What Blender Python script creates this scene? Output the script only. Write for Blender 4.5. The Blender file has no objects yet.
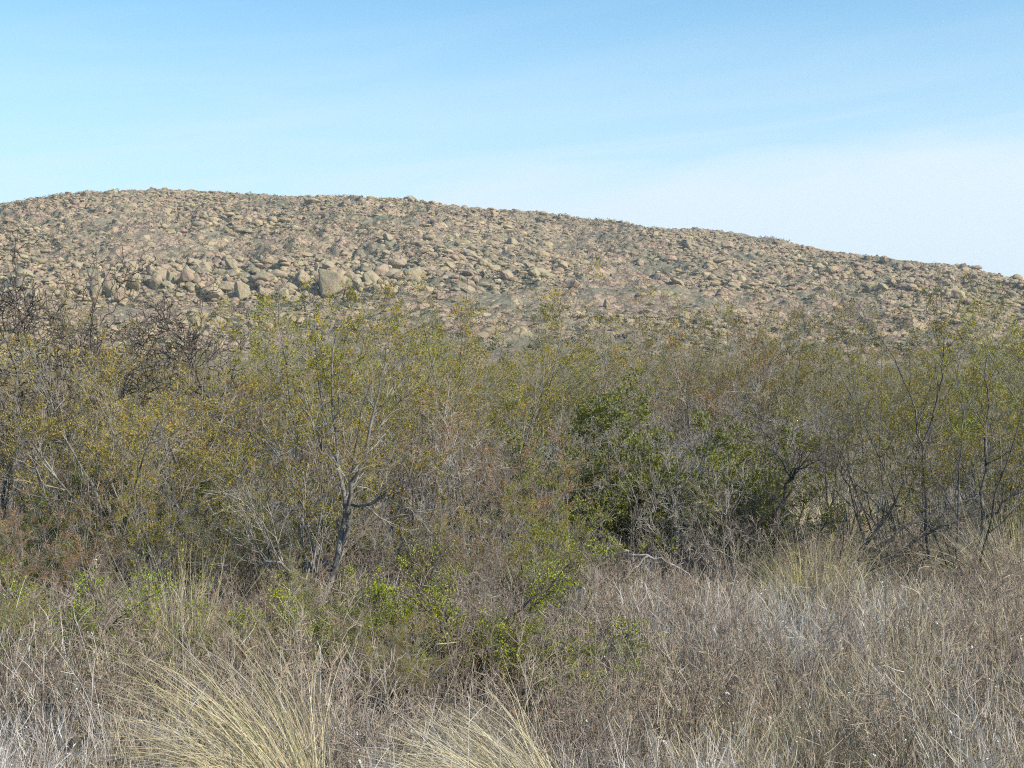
import bpy, math, random
import numpy as np
rng = np.random.default_rng(11)
random.seed(5)
scene = bpy.context.scene
COL = scene.collection
F, YH, CAMZ = 1400.0, 368.0, 1.7        # focal length in pixels, horizon row, eye height

# ------------------------------------------------------------------ noise
def _hash(ix, iy, iz, seed):
    h = (ix * 374761393 + iy * 668265263 + iz * 2147483647 + seed * 1274126177) & 0xFFFFFFFF
    h = ((h ^ (h >> 13)) * 1274126177) & 0xFFFFFFFF
    h = (h ^ (h >> 16)) & 0xFFFFFFFF
    return h / 4294967295.0
def vnoise(x, y, z=None, seed=0):
    x = np.asarray(x, float); y = np.asarray(y, float)
    z = np.zeros_like(x) if z is None else np.asarray(z, float)
    ix, iy, iz = (np.floor(a).astype(np.int64) for a in (x, y, z))
    fx, fy, fz = x - ix, y - iy, z - iz
    fx, fy, fz = (a * a * (3 - 2 * a) for a in (fx, fy, fz))
    r = 0
    for dx in (0, 1):
        for dy in (0, 1):
            for dz in (0, 1):
                w = (fx if dx else 1 - fx) * (fy if dy else 1 - fy) * (fz if dz else 1 - fz)
                r = r + w * _hash(ix + dx, iy + dy, iz + dz, seed)
    return r * 2 - 1
def fbm(x, y, z=None, seed=0, oct=4):
    a, s, r = 1.0, 1.0, 0
    for o in range(oct):
        r = r + a * vnoise(np.asarray(x) * s, np.asarray(y) * s, None if z is None else np.asarray(z) * s, seed + o)
        a *= .5; s *= 2.03
    return r
def worley(x, y, seed=0):
    """rounded blocks: height of the nearest cell's dome, with sharp joints between cells"""
    ix, iy = np.floor(x).astype(np.int64), np.floor(y).astype(np.int64)
    best = np.full(x.shape, 9.); second = np.full(x.shape, 9.); hgt = np.zeros(x.shape); tx = np.zeros(x.shape)
    for dx in (-1, 0, 1):
        for dy in (-1, 0, 1):
            cx, cy = ix + dx, iy + dy
            px_, py_ = cx + _hash(cx, cy, cx * 0, seed), cy + _hash(cx, cy, cx * 0, seed + 1)
            d = (x - px_) ** 2 + (y - py_) ** 2; h = _hash(cx, cy, cx * 0, seed + 2)
            nb = d < best
            second = np.where(nb, best, np.minimum(second, d)); hgt = np.where(nb, h, hgt); tx = np.where(nb, x - px_, tx); best = np.where(nb, d, best)
    edge = np.clip((np.sqrt(second) - np.sqrt(best)) / .35, 0, 1)
    hgt = np.clip(hgt + .15 - tx * .75, 0, 1.6)
    return hgt * (.35 + .65 * (1 - .6 * np.minimum(best, 1))) * (1 - (1 - edge) ** 3)
def norm(v): return v / np.maximum(np.linalg.norm(v, axis=-1, keepdims=True), 1e-9)
def sstep(a, b, x):
    t = np.clip((x - a) / (b - a), 0, 1); return t * t * (3 - 2 * t)

# ------------------------------------------------------------------ meshes
def build_mesh(name, verts, quads=None, tris=None, tint=None, mats=(), smooth=True, qmat=None):
    me = bpy.data.meshes.new(name)
    verts = np.asarray(verts, np.float32)
    q = np.zeros((0, 4), np.int32) if quads is None else np.asarray(quads, np.int32)
    t = np.zeros((0, 3), np.int32) if tris is None else np.asarray(tris, np.int32)
    me.vertices.add(len(verts)); me.vertices.foreach_set('co', verts.ravel())
    nl = q.size + t.size
    me.loops.add(nl); me.loops.foreach_set('vertex_index', np.concatenate([q.ravel(), t.ravel()]))
    me.polygons.add(len(q) + len(t))
    ls = np.concatenate([np.arange(len(q)) * 4, q.size + np.arange(len(t)) * 3]).astype(np.int32)
    me.polygons.foreach_set('loop_start', ls)
    me.polygons.foreach_set('use_smooth', np.full(len(q) + len(t), smooth, bool))
    if qmat is not None: me.polygons.foreach_set('material_index', np.asarray(qmat, np.int32))
    if tint is not None:
        a = me.color_attributes.new('tint', 'FLOAT_COLOR', 'POINT')
        c = np.ones((len(verts), 4), np.float32); c[:, :3] = tint
        a.data.foreach_set('color', c.ravel())
    for m in mats: me.materials.append(m)
    me.update(calc_edges=True)
    return me
def link(name, data, parent=None, **props):
    o = bpy.data.objects.new(name, data); COL.objects.link(o)
    if parent is not None: o.parent = parent
    for k, v in props.items():
        if v is not None: o[k] = v
    return o
class Geo:
    """collects tubes, leaves and blades as arrays"""
    def __init__(s): s.v, s.q, s.c, s.n = [], [], [], 0
    def add(s, v, q, c):
        s.v.append(v.reshape(-1, 3)); s.q.append(q.reshape(-1, 4) + s.n)
        s.c.append(np.broadcast_to(c, (v.reshape(-1, 3).shape[0], 3)) if np.ndim(c) < 2 else c)
        s.n += v.reshape(-1, 3).shape[0]
    def tubes(s, pts, rad, sides=3, col=(1, 1, 1)):
        B, n, _ = pts.shape
        T = np.gradient(pts, axis=1); T = norm(T)
        ref = np.zeros((B, 1, 3)); ref[:, 0] = norm(rng.normal(size=(B, 3)))
        U = norm(np.cross(T, np.broadcast_to(ref, T.shape))); W = np.cross(T, U)
        a = np.arange(sides) / sides * 2 * math.pi
        ring = U[:, :, None] * np.cos(a)[None, None, :, None] + W[:, :, None] * np.sin(a)[None, None, :, None]
        v = pts[:, :, None] + ring * rad[:, :, None, None]
        i = np.arange(B)[:, None, None] * n * sides + np.arange(n - 1)[None, :, None] * sides
        k = np.arange(sides)[None, None]; k2 = (k + 1) % sides
        q = np.stack([i + k, i + k2, i + sides + k2, i + sides + k], -1)
        if np.ndim(col) == 2: col = np.repeat(col, n * sides, axis=0)
        s.add(v, q, col)
    def ribbons(s, pts, wid, col):
        B, n, _ = pts.shape
        T = norm(np.gradient(pts, axis=1))
        ref = norm(rng.normal(size=(B, 1, 3)) * np.array([1, 1, .25]))
        U = norm(np.cross(T, np.broadcast_to(ref, T.shape)))
        v = np.stack([pts - U * wid[..., None] * .5, pts + U * wid[..., None] * .5], 2)
        i = np.arange(B)[:, None] * n * 2 + np.arange(n - 1)[None] * 2
        q = np.stack([i, i + 1, i + 3, i + 2], -1)
        if np.ndim(col) == 2: col = np.repeat(col, n * 2, axis=0)
        s.add(v, q, col)
    def leaves(s, p, d, L, wd, col):
        B = len(p); u = norm(np.cross(d, rng.normal(size=(B, 3))))
        w2 = u * (L * wd)[:, None] * .5
        mid = p + d * L[:, None] * .5
        v = np.stack([p, mid + w2, p + d * L[:, None], mid - w2], 1)
        q = np.arange(B * 4).reshape(B, 4)
        if np.ndim(col) == 2: col = np.repeat(col, 4, axis=0)
        s.add(v, q, col)
    def mesh(s, name, mat, smooth=True):
        return build_mesh(name, np.concatenate(s.v), np.concatenate(s.q), None, np.concatenate(s.c), (mat,), smooth)

def grow(st, d, L, n, wig, up=0., zig=0.):
    B = len(st); pts = np.zeros((B, n, 3)); pts[:, 0] = st; d = norm(d)
    L = np.broadcast_to(L, (B,)); zp = norm(np.cross(d, rng.normal(size=(B, 3))))
    for i in range(1, n):
        d = norm(d + rng.normal(size=(B, 3)) * wig + np.array([0, 0, up]))
        dd = norm(d + zp * zig * (1 if i % 2 else -1) * rng.uniform(.5, 1.3, (B, 1)))
        pts[:, i] = pts[:, i - 1] + dd * (L / (n - 1))[:, None]
    return pts
def taper(B, n, r0, r1):
    r0 = np.broadcast_to(r0, (B,)); t = np.linspace(0, 1, n)
    return r0[:, None] * (1 - t) + np.broadcast_to(r1, (B,))[:, None] * t
def spawn(pts, rad, k, t0, t1, ang, av=.25):
    B, n, _ = pts.shape
    par = np.repeat(np.arange(B), k); t = rng.uniform(t0, t1, B * k)
    x = t * (n - 1); i = np.minimum(x.astype(int), n - 2); f = (x - i)[:, None]
    p = pts[par, i] * (1 - f) + pts[par, i + 1] * f
    T = norm(pts[par, i + 1] - pts[par, i])
    r = rad[par, i] * (1 - f[:, 0]) + rad[par, i + 1] * f[:, 0]
    P = norm(np.cross(T, rng.normal(size=T.shape)))
    a = rng.normal(ang, av, B * k)[:, None]
    return p, norm(T * np.cos(a) + P * np.sin(a)), r, t
def pick(cols, w, n, jit=.12):
    c = np.array(cols)[rng.choice(len(cols), n, p=np.array(w) / sum(w))]
    return np.clip(c * rng.normal(1, jit, (n, 1)), .004, .95)

# ------------------------------------------------------------------ materials
def new_mat(name):
    m = bpy.data.materials.new(name); m.use_nodes = True
    nt = m.node_tree; nt.nodes.clear()
    return m, nt, nt.nodes, nt.links
def leaf_mat(name, hue=.02, val=.3, trans=.2, rough=.55, spec=.2, sat=1.14):
    m, nt, N, L = new_mat(name)
    at = N.new('ShaderNodeAttribute'); at.attribute_name = 'tint'
    oi = N.new('ShaderNodeObjectInfo')
    hs = N.new('ShaderNodeHueSaturation'); hs.inputs['Saturation'].default_value = sat
    r1 = N.new('ShaderNodeMapRange'); r1.inputs[3].default_value = .5 - hue; r1.inputs[4].default_value = .5 + hue
    r2 = N.new('ShaderNodeMapRange'); r2.inputs[3].default_value = 1 - val; r2.inputs[4].default_value = 1 + val
    mu = N.new('ShaderNodeMath'); mu.operation = 'MULTIPLY'; mu.inputs[1].default_value = 7.13
    fr = N.new('ShaderNodeMath'); fr.operation = 'FRACT'
    L.new(oi.outputs['Random'], r1.inputs[0]); L.new(oi.outputs['Random'], mu.inputs[0]); L.new(mu.outputs[0], fr.inputs[0]); L.new(fr.outputs[0], r2.inputs[0])
    L.new(r1.outputs[0], hs.inputs['Hue']); L.new(r2.outputs[0], hs.inputs['Value']); L.new(at.outputs['Color'], hs.inputs['Color'])
    b = N.new('ShaderNodeBsdfPrincipled'); b.inputs['Roughness'].default_value = rough
    b.inputs['Specular IOR Level'].default_value = spec
    L.new(hs.outputs[0], b.inputs['Base Color'])
    out = N.new('ShaderNodeOutputMaterial')
    if trans > 0:
        tr = N.new('ShaderNodeBsdfTranslucent'); L.new(hs.outputs[0], tr.inputs['Color'])
        mx = N.new('ShaderNodeMixShader'); mx.inputs[0].default_value = trans
        L.new(b.outputs[0], mx.inputs[1]); L.new(tr.outputs[0], mx.inputs[2]); L.new(mx.outputs[0], out.inputs[0])
    else: L.new(b.outputs[0], out.inputs[0])
    return m
def bark_mat(name, dark, light, scale=14):
    m, nt, N, L = new_mat(name)
    tc = N.new('ShaderNodeTexCoord'); no = N.new('ShaderNodeTexNoise'); no.inputs['Scale'].default_value = scale
    no.inputs['Detail'].default_value = 4; no.inputs['Roughness'].default_value = .7
    L.new(tc.outputs['Object'], no.inputs[0])
    cr = N.new('ShaderNodeValToRGB'); cr.color_ramp.elements[0].position = .36; cr.color_ramp.elements[1].position = .66
    cr.color_ramp.elements[0].color = (*dark, 1); cr.color_ramp.elements[1].color = (*light, 1)
    L.new(no.outputs['Fac'], cr.inputs[0])
    at = N.new('ShaderNodeAttribute'); at.attribute_name = 'tint'
    mm = N.new('ShaderNodeMix'); mm.data_type = 'RGBA'; mm.blend_type = 'MULTIPLY'; mm.inputs[0].default_value = 1
    L.new(cr.outputs[0], mm.inputs[6]); L.new(at.outputs['Color'], mm.inputs[7])
    b = N.new('ShaderNodeBsdfPrincipled'); b.inputs['Roughness'].default_value = .8; b.inputs['Specular IOR Level'].default_value = .25
    L.new(mm.outputs[2], b.inputs['Base Color'])
    out = N.new('ShaderNodeOutputMaterial'); L.new(b.outputs[0], out.inputs[0])
    return m
M_LEAF = leaf_mat('leaf', .014, .22)
M_STRAW = leaf_mat('straw', .008, .12, .22, .6, .25, 1.)
M_BARK = bark_mat('grey_bark', (.10, .092, .088), (.40, .37, .35))
M_DARKBARK = bark_mat('dark_bark', (.04, .034, .031), (.15, .13, .12))
M_MIDBARK = bark_mat('brown_grey_bark', (.05, .044, .041), (.27, .25, .235))
M_DEADWOOD = bark_mat('dead_wood', (.24, .21, .19), (.52, .48, .45))

def rock_mat(name, kind):
    m, nt, N, L = new_mat(name)
    geo = N.new('ShaderNodeNewGeometry')
    oi = N.new('ShaderNodeObjectInfo')
    def noise(scale, detail=5, rough=.6):
        n = N.new('ShaderNodeTexNoise'); n.inputs['Scale'].default_value = scale; n.inputs['Detail'].default_value = detail
        n.inputs['Roughness'].default_value = rough; L.new(geo.outputs['Position'], n.inputs[0]); return n
    def ramp(src, p0, c0, p1, c1):
        r = N.new('ShaderNodeValToRGB'); r.color_ramp.elements[0].position = p0; r.color_ramp.elements[1].position = p1
        r.color_ramp.elements[0].color = (*c0, 1); r.color_ramp.elements[1].color = (*c1, 1); L.new(src, r.inputs[0]); return r
    def mix(f, a, b, mode='MIX'):
        x = N.new('ShaderNodeMix'); x.data_type = 'RGBA'; x.blend_type = mode
        if isinstance(f, float): x.inputs[0].default_value = f
        else: L.new(f, x.inputs[0])
        L.new(a, x.inputs[6]); L.new(b, x.inputs[7]); return x.outputs[2]
    pink = ramp(noise(.11, 3).outputs[0], .38, (.36, .26, .205), .62, (.37, .295, .205))
    lich = ramp(noise(1.3, 4).outputs[0], .3, (.38, .335, .20), .7, (.27, .25, .165))
    lmask = ramp(noise(.45, 5, .65).outputs[0], .44 if kind == 'boulder' else .56, (0, 0, 0), .6 if kind == 'boulder' else .72, (1, 1, 1))
    col = mix(lmask.outputs[0], pink.outputs[0], lich.outputs[0])
    if kind == 'boulder':
        at = N.new('ShaderNodeAttribute'); at.attribute_name = 'tint'
        col = mix(1.0, col, at.outputs['Color'], 'MULTIPLY')
    else:
        mp = N.new('ShaderNodeMapping'); mp.inputs['Rotation'].default_value = (0, 0, .4); mp.inputs['Scale'].default_value = (.62, .38, .5); L.new(geo.outputs['Position'], mp.inputs[0])
        wn = N.new('ShaderNodeMix'); wn.data_type = 'RGBA'; wn.blend_type = 'LINEAR_LIGHT'; wn.inputs[0].default_value = .5
        wz = noise(.8, 3); L.new(mp.outputs[0], wn.inputs[6]); L.new(wz.outputs['Color'], wn.inputs[7])
        vo = N.new('ShaderNodeTexVoronoi'); vo.feature = 'DISTANCE_TO_EDGE'; vo.inputs['Scale'].default_value = 1; L.new(wn.outputs[2], vo.inputs[0])
        vc = N.new('ShaderNodeTexVoronoi'); vc.inputs['Scale'].default_value = 1; L.new(wn.outputs[2], vc.inputs[0])
        sx = N.new('ShaderNodeSeparateColor'); L.new(vc.outputs['Color'], sx.inputs[0])
        cv = ramp(sx.outputs[0], .1, (.74, .73, .74), .9, (1.22, 1.2, 1.12)); col = mix(.9, col, cv.outputs[0], 'MULTIPLY')
        crk = ramp(vo.outputs['Distance'], .02, (.30, .30, .26), .11, (1, 1, 1)); col = mix(.85, col, crk.outputs[0], 'MULTIPLY')
        gm = ramp(noise(.06, 7, .8).outputs[0], .49, (0, 0, 0), .58, (1, 1, 1))
        gc = ramp(noise(.7, 6, .8).outputs[0], .35, (.12, .122, .085), .65, (.25, .23, .17))
        col = mix(gm.outputs[0], col, gc.outputs[0])
    fine = ramp(noise(3.5, 6, .75).outputs[0], .3, (.72, .70, .68), .62, (1.08, 1.07, 1.05))
    col = mix(.8, col, fine.outputs[0], 'MULTIPLY')
    bn = noise(1.6, 7, .7); bm = N.new('ShaderNodeBump'); bm.inputs['Strength'].default_value = .9; bm.inputs['Distance'].default_value = .5
    L.new(bn.outputs[0], bm.inputs['Height'])
    b = N.new('ShaderNodeBsdfPrincipled'); b.inputs['Roughness'].default_value = .9; b.inputs['Specular IOR Level'].default_value = .15
    L.new(col, b.inputs['Base Color']); L.new(bm.outputs[0], b.inputs['Normal'])
    out = N.new('ShaderNodeOutputMaterial'); L.new(b.outputs[0], out.inputs[0])
    return m
M_BOULDER = rock_mat('granite_boulder', 'boulder'); M_HILL = rock_mat('granite_slope', 'slope')

# ------------------------------------------------------------------ terrain
CREST = [(-1500, 330), (-900, 262), (-400, 226), (-100, 213), (0, 206), (40, 202), (90, 196), (150, 193), (220, 193), (270, 195), (330, 197), (400, 203), (450, 208), (500, 214),
         (560, 219), (600, 222), (650, 228), (700, 230), (740, 235), (780, 242), (850, 256), (920, 266), (970, 276), (1024, 286), (1150, 310), (1400, 345), (1900, 366), (2600, 368)]
YC = 520.
def crestH(X):
    px = np.asarray(X) / YC * F + 512
    y = np.interp(px, [c[0] for c in CREST], [c[1] for c in CREST])
    return (YH - y) / F * YC + CAMZ
PL = ([100, 130, 190, 240, 285, 300, 328, 336, 352, 400, 460, 500, 520, 545, 600, 700, 900], [0, .2, 3.2, 8.2, 13.6, 15.3, 16.2, 17.6, 24.0, 37, 53, 63.5, 67.2, 67.5, 64, 55, 40])
PR = ([100, 130, 200, 250, 300, 345, 400, 440, 480, 520, 545, 600, 700, 900], [0, .01, .085, .17, .28, .40, .575, .71, .875, 1, 1.01, .95, .8, .6])
def ground0(X, Y):
    return .07 * vnoise(X * .35, Y * .35, seed=3) + .04 * vnoise(X * 1.3, Y * 1.3, seed=4)
def hillz(X, Y):
    X = np.asarray(X, float); Y = np.asarray(Y, float)
    H = crestH(X)
    u = X / YC * F + 512
    w = 1 - sstep(300, 560, u)
    Yw = Y + 9 * vnoise(X * .02, Y * .015, seed=21) * sstep(150, 260, Y) * (1 - sstep(460, 515, Y))
    z = np.interp(Yw, PL[0], PL[1]) / 67.4 * H * w + np.interp(Yw, PR[0], PR[1]) * H * (1 - w)
    a = sstep(150, 230, Y)
    rough = 1.5 * fbm(X * .05, Y * .05, seed=30, oct=3) + 1.0 * np.abs(fbm(X * .16, Y * .13, seed=40, oct=3)) + .35 * fbm(X * .6, Y * .5, seed=50, oct=2)
    lg = np.exp(-((Y - 307) / 24) ** 2) * w * sstep(-190, -120, X + 0 * Y)
    xa, ya = X + .35 * Y, Y * .55 - .15 * X
    wx, wy = xa + 2.5 * vnoise(X * .12, Y * .12, seed=61), ya + 2.5 * vnoise(X * .12, Y * .12, seed=62)
    rough = rough + (1.3 * worley(wx / 7.5, wy / 4.6, 5) + .95 * worley(wx / 3.6, wy / 2.6, 15) + .6 * worley(wx / 1.9, wy / 1.5, 25)) * (.65 + .5 * sstep(-.2, .5, vnoise(X * .022, Y * .02, seed=70))) * (1 - .8 * lg) * (.5 + .5 * sstep(290, 350, Y)) - .9
    rough *= np.clip(H / 30, 0, 1) * (1 - .6 * lg)
    crest = np.exp(-((Y - 525) / 35) ** 2)
    return z + rough * a * (1 - .45 * crest) - .15 * (Y < 130)
def groundz(X, Y):
    return ground0(np.asarray(X, float), np.asarray(Y, float))
def surfz(X, Y):
    return np.maximum(groundz(X, Y), hillz(X, Y) if np.max(Y) > 130 else -9)
def hit(px, py):
    u = (px - 512) / F; Y = np.arange(150., 540., .5); z = hillz(u * Y, Y)
    s = YH - F * (z - CAMZ) / Y
    k = np.argmax(s <= py)
    if s[k] > py: k = len(Y) - 30
    return u * Y[k], Y[k], z[k]

def grid_mesh(name, xs, ys, fz, mat):
    X, Y = np.meshgrid(xs, ys); Z = fz(X, Y)
    nx, ny = len(xs), len(ys)
    i = np.arange(ny - 1)[:, None] * nx + np.arange(nx - 1)[None]
    q = np.stack([i, i + 1, i + nx + 1, i + nx], -1).reshape(-1, 4)
    return build_mesh(name, np.stack([X, Y, Z], -1).reshape(-1, 3), q, None, None, (mat,), True)
def soil_mat():
    m, nt, N, L = new_mat('dry_soil')
    g = N.new('ShaderNodeNewGeometry')
    n = N.new('ShaderNodeTexNoise'); n.inputs['Scale'].default_value = 2.2; n.inputs['Detail'].default_value = 8; n.inputs['Roughness'].default_value = .75
    L.new(g.outputs['Position'], n.inputs[0])
    r = N.new('ShaderNodeValToRGB'); e = r.color_ramp.elements; e[0].position = .32; e[1].position = .7
    e[0].color = (.09, .072, .055, 1); e[1].color = (.27, .22, .17, 1); L.new(n.outputs[0], r.inputs[0])
    bm = N.new('ShaderNodeBump'); bm.inputs['Distance'].default_value = .08; L.new(n.outputs[0], bm.inputs['Height'])
    b = N.new('ShaderNodeBsdfPrincipled'); b.inputs['Roughness'].default_value = .95; b.inputs['Specular IOR Level'].default_value = .1
    L.new(r.outputs[0], b.inputs['Base Color']); L.new(bm.outputs[0], b.inputs['Normal'])
    o = N.new('ShaderNodeOutputMaterial'); L.new(b.outputs[0], o.inputs[0]); return m
M_SOIL = soil_mat()
near = np.concatenate([[-1500, -900, -500, -300, -160, -90, -50], np.arange(-30, 30.1, .5), [50, 90, 160, 300, 500, 900, 1500]])
neary = np.concatenate([[-1200, -600, -200, -60, -20], np.arange(-5, 40, .5), [45, 60, 90, 130, 200, 400, 800, 1400, 1800]])
link('ground', grid_mesh('ground', near, neary, groundz, M_SOIL), kind='structure')
xs = np.concatenate([np.arange(-760, -290, 7.), np.arange(-290, 300, .62), np.arange(300, 900, 7.)])
ys = np.concatenate([np.arange(100, 200, 2.5), np.arange(200, 552, .72), np.arange(552, 905, 12.)])
def hz2(X, Y):
    z = hillz(X, Y); e = np.minimum(sstep(-760, -600, X), 1 - sstep(700, 900, X)) * (1 - sstep(700, 900, Y))
    return z * e - 1.5 * (1 - e)
link('hill', grid_mesh('hill', xs, ys, hz2, M_HILL), kind='structure')

# ------------------------------------------------------------------ boulders
import bmesh
def ico(sub):
    bm = bmesh.new(); bmesh.ops.create_icosphere(bm, subdivisions=sub, radius=1)
    v = np.array([x.co[:] for x in bm.verts]); f = np.array([[l.index for l in p.verts] for p in bm.faces]); bm.free()
    return v, f
def rock_shape(sub, cuts=9, sq=.28, noisy=.09):
    v, f = ico(sub)
    if sub >= 3: v = v * (1 + .10 * fbm(v[:, 0] * 1.1 + 7 * rng.random(), v[:, 1] * 1.1, v[:, 2] * 1.1, seed=int(rng.integers(999)), oct=2))[:, None]
    for k in range(cuts):
        n = norm(rng.normal(size=3)); d = rng.uniform(.5, .86)
        s = v @ n - d; v = v - np.where(s > 0, s * .92, 0)[:, None] * n
    if sub >= 3:
        v = v * (1 + noisy * fbm(v[:, 0] * 2.6 + 11 * rng.random(), v[:, 1] * 2.6, v[:, 2] * 2.6, seed=int(rng.integers(999)), oct=3))[:, None]
    return v, f
HERO = []
for k in range(14):
    v, f = rock_shape(4, rng.integers(14, 24))
    HERO.append(build_mesh('boulder', v, None, f, np.ones((len(v), 3)), (M_BOULDER,), True))
SMALL = [rock_shape(2, rng.integers(5, 10)) for _ in range(24)]
TINTS = [(1., 1., 1.), (1.1, 1.08, .98), (1.05, .97, .93), (.86, .86, .86), (1.15, 1.15, 1.05), (.9, .84, .82)]
def rot(rx, ry, rz):
    cx, sx, cy, sy, cz, sz = math.cos(rx), math.sin(rx), math.cos(ry), math.sin(ry), math.cos(rz), math.sin(rz)
    return np.array([[cz, -sz, 0], [sz, cz, 0], [0, 0, 1]]) @ np.array([[cy, 0, sy], [0, 1, 0], [-sy, 0, cy]]) @ np.array([[1, 0, 0], [0, cx, -sx], [0, sx, cx]])
GB = 'granite boulders strewn over the hillside'
def boulder(X, Y, z, sx, sy, sz, r, label, sink=.3, group=None, mesh=None):
    o = link('boulder', mesh or HERO[int(rng.integers(len(HERO)))], label=label, category='boulder', group=group)
    o.location = (X, Y, z + sz * (1 - 2 * sink)); o.scale = (sx, sy, sz); o.rotation_euler = r
    return o
# landmark blocks: (px, py of the foot, half width px, half height px, lean, label)
LAND = [
 (216, 300, 12, 6.5, .10, 'flat pale boulder perched on the ledge, overhanging a dark shadow on its left side'),
 (242, 299, 10, 11, .0, 'round brown boulder just right of the flat perched pale one'),
 (264, 299, 8, 8, .0, 'rounded tan boulder, third along the ledge from the perched flat one'),
 (284, 300, 7, 7, .3, 'leaning tan block at the end of the ledge row, before the big cliff block'),
 (331, 296, 20, 17, -.05, 'largest block on the hill, broad and pinkish with a shaded crack on its left face'),
 (352, 300, 9, 6, .2, 'pale slab stacked at the right foot of the largest block'),
 (358, 290, 6, 6, .1, 'small squarish pale block on top of the slab beside the largest block'),
 (303, 285, 7, 7, .0, 'smooth pinkish boulder just above and left of the largest block'),
 (306, 298, 5, 4, .0, 'small cream boulder in front of the largest block'),
 (96, 296, 9, 15, -.15, 'tall tan rock pillar, leftmost of the upright pillars above the ledge'),
 (110, 298, 8, 14, -.1, 'upright pinkish rock pillar, second from the left of the pillars'),
 (120, 304, 7, 12, .25, 'slanting narrow pillar leaning left, third of the upright pillars'),
 (134, 290, 9, 12, -.2, 'domed boulder with a deep shadow on its left, right of the pillars'),
 (156, 290, 9, 11, -.35, 'leaning wedge of pale rock to the right of the domed boulder'),
 (171, 286, 5, 9, -.2, 'slim upright rock between the leaning wedge and the split rock'),
 (188, 284, 9, 9, .1, 'pink broad boulder below the middle of the left slope'),
 (232, 270, 7, 8, -.4, 'tilted split rock with dark crack, above the ledge row'),
 (270, 262, 8, 7, .0, 'yellowish lichen covered block above the ledge row'),
 (288, 264, 7, 8, .0, 'tall yellowish block next to the lichen covered block'),
 (168, 214, 7, 7, -.2, 'boulder below the crest with a strong dark shadow on its left'),
 (165, 228, 7, 5, .0, 'tan oval boulder under the shadowed crest boulder'),
 (152, 233, 7, 5, .0, 'pale low boulder lower left of the tan oval boulder'),
 (133, 209, 12, 7, -.3, 'broad pink slab boulder near the left part of the crest'),
 (94, 201, 9, 5, .0, 'grey capstone standing on the skyline at the left shoulder'),
 (205, 219, 9, 7, .0, 'brown boulder above a dark gully under the crest'),
 (228, 204, 6, 8, -.2, 'upright tan rock below the middle of the left crest'),
 (248, 219, 6, 6, .0, 'bright yellow lichen boulder on the upper slope'),
 (312, 203, 14, 5, .0, 'line of jointed pale slab on the skyline'),
 (388, 240, 9, 7, .0, 'wide low tan block on the middle of the slope'),
 (300, 325, 10, 8, -.1, 'small pink outcrop block below the ledge'),
 (440, 300, 9, 7, .1, 'cream boulder in the centre above the shrub tops'),
 (545, 240, 8, 6, -.3, 'tilted block on the centre of the upper slope'),
 (655, 238, 8, 6, -.4, 'slanting slab with dark hollow, on the right half of the crest'),
 (688, 246, 6, 7, -.2, 'pale boulder right of the dark hollow under the right crest'),
 (728, 248, 11, 8, -.1, 'biggest tan block of the right crest line'),
 (760, 257, 5, 6, .0, 'round pale boulder right of the biggest crest block'),
 (718, 262, 12, 6, -.2, 'jagged tan wall of rock below the biggest crest block'),
 (640, 266, 9, 5, .1, 'flat pale block stepping out of the right slope'),
 (607, 308, 7, 8, -.1, 'cream boulder low on the slope above the olive shrubs'),
 (652, 306, 8, 5, .0, 'low tan boulder right of the cream one above the olive shrubs'),
 (885, 262, 9, 6, -.2, 'tan block with dark cleft near the right crest'),
 (908, 270, 10, 6, -.1, 'wide tan block right of the dark cleft'),
 (893, 286, 7, 7, .0, 'pale boulder on the dark scrubby strip of the right slope'),
 (950, 282, 8, 7, .0, 'rounded block on the descending right skyline'),
 (938, 298, 7, 5, .1, 'cream low boulder under the right skyline'),
 (838, 247, 9, 4, -.2, 'flat capstone on the right skyline above a shaded gap'),
]
for px, py, hw, hh, lean, lab in LAND:
    X, Y, z = hit(px, py); s = Y / F * (1. if 268 < py < 306 and px < 370 else .66)
    boulder(X, Y, z, hw * s * 1.05, hw * s * rng.uniform(.7, 1), hh * s * 1.1, (rng.uniform(-.15, .15), lean, rng.uniform(-.5, .5)), lab, .14 if hh < 7 and py > 268 else (.2 if py > 268 else .36))
# the scatter
N_TRY = 80000
Y = 175 + (530 - 175) * np.sqrt(rng.random(N_TRY)); U = rng.uniform(-.47, .47, N_TRY) ; X = U * Y
px = U * F + 512
Z = hillz(X, Y); sy_ = YH - F * (Z - CAMZ) / Y
clus = fbm(X * .035, Y * .02, seed=77, oct=3)
dens = .5 + .9 * clus
band = np.exp(-((sy_ - 283) / 15) ** 2) * (1 - sstep(380, 470, px)) * sstep(30, 90, px)
crestb = np.exp(-((sy_ - np.interp(px, [c[0] for c in CREST], [c[1] for c in CREST]) - 5) / 9) ** 2)
lower = sstep(292, 306, sy_)
dens = dens + .5 * band + .3 * crestb + .1 * lower
ledge = np.exp(-((Y - 308) / 20) ** 2) * (1 - sstep(400, 480, px)) * sstep(100, 150, px)
dens = dens * (1 - .9 * ledge); dens = np.where(hillz(X, Y) < 1.5, -1, dens)
keep = rng.random(N_TRY) < np.clip(dens * (1.1 - .1 * sstep(430, 560, px)), .04, 1)
X, Y, Z, px, band, crestb, lower, ledge = (a[keep] for a in (X, Y, Z, px, band, crestb, lower, ledge))
n = len(X)
size = .33 * (1 - rng.random(n)) ** (-1 / 2.5)
size = np.clip(size, .31, 1.9 - .8 * lower - 1.1 * crestb) * (.75 + .35 * np.clip(clus[keep] + .3, 0, 1)) * (1 + .25 * band) * (1 - .5 * ledge)
sc = np.stack([size * rng.uniform(.8, 1.5, n), size * rng.uniform(.7, 1.2, n), size * rng.uniform(.42, .8, n) * (1 + .6 * band)], 1)
order = np.argsort(-(size / Y)); big = order[:250]; rest = order[250:]
mid = px > 470
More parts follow.
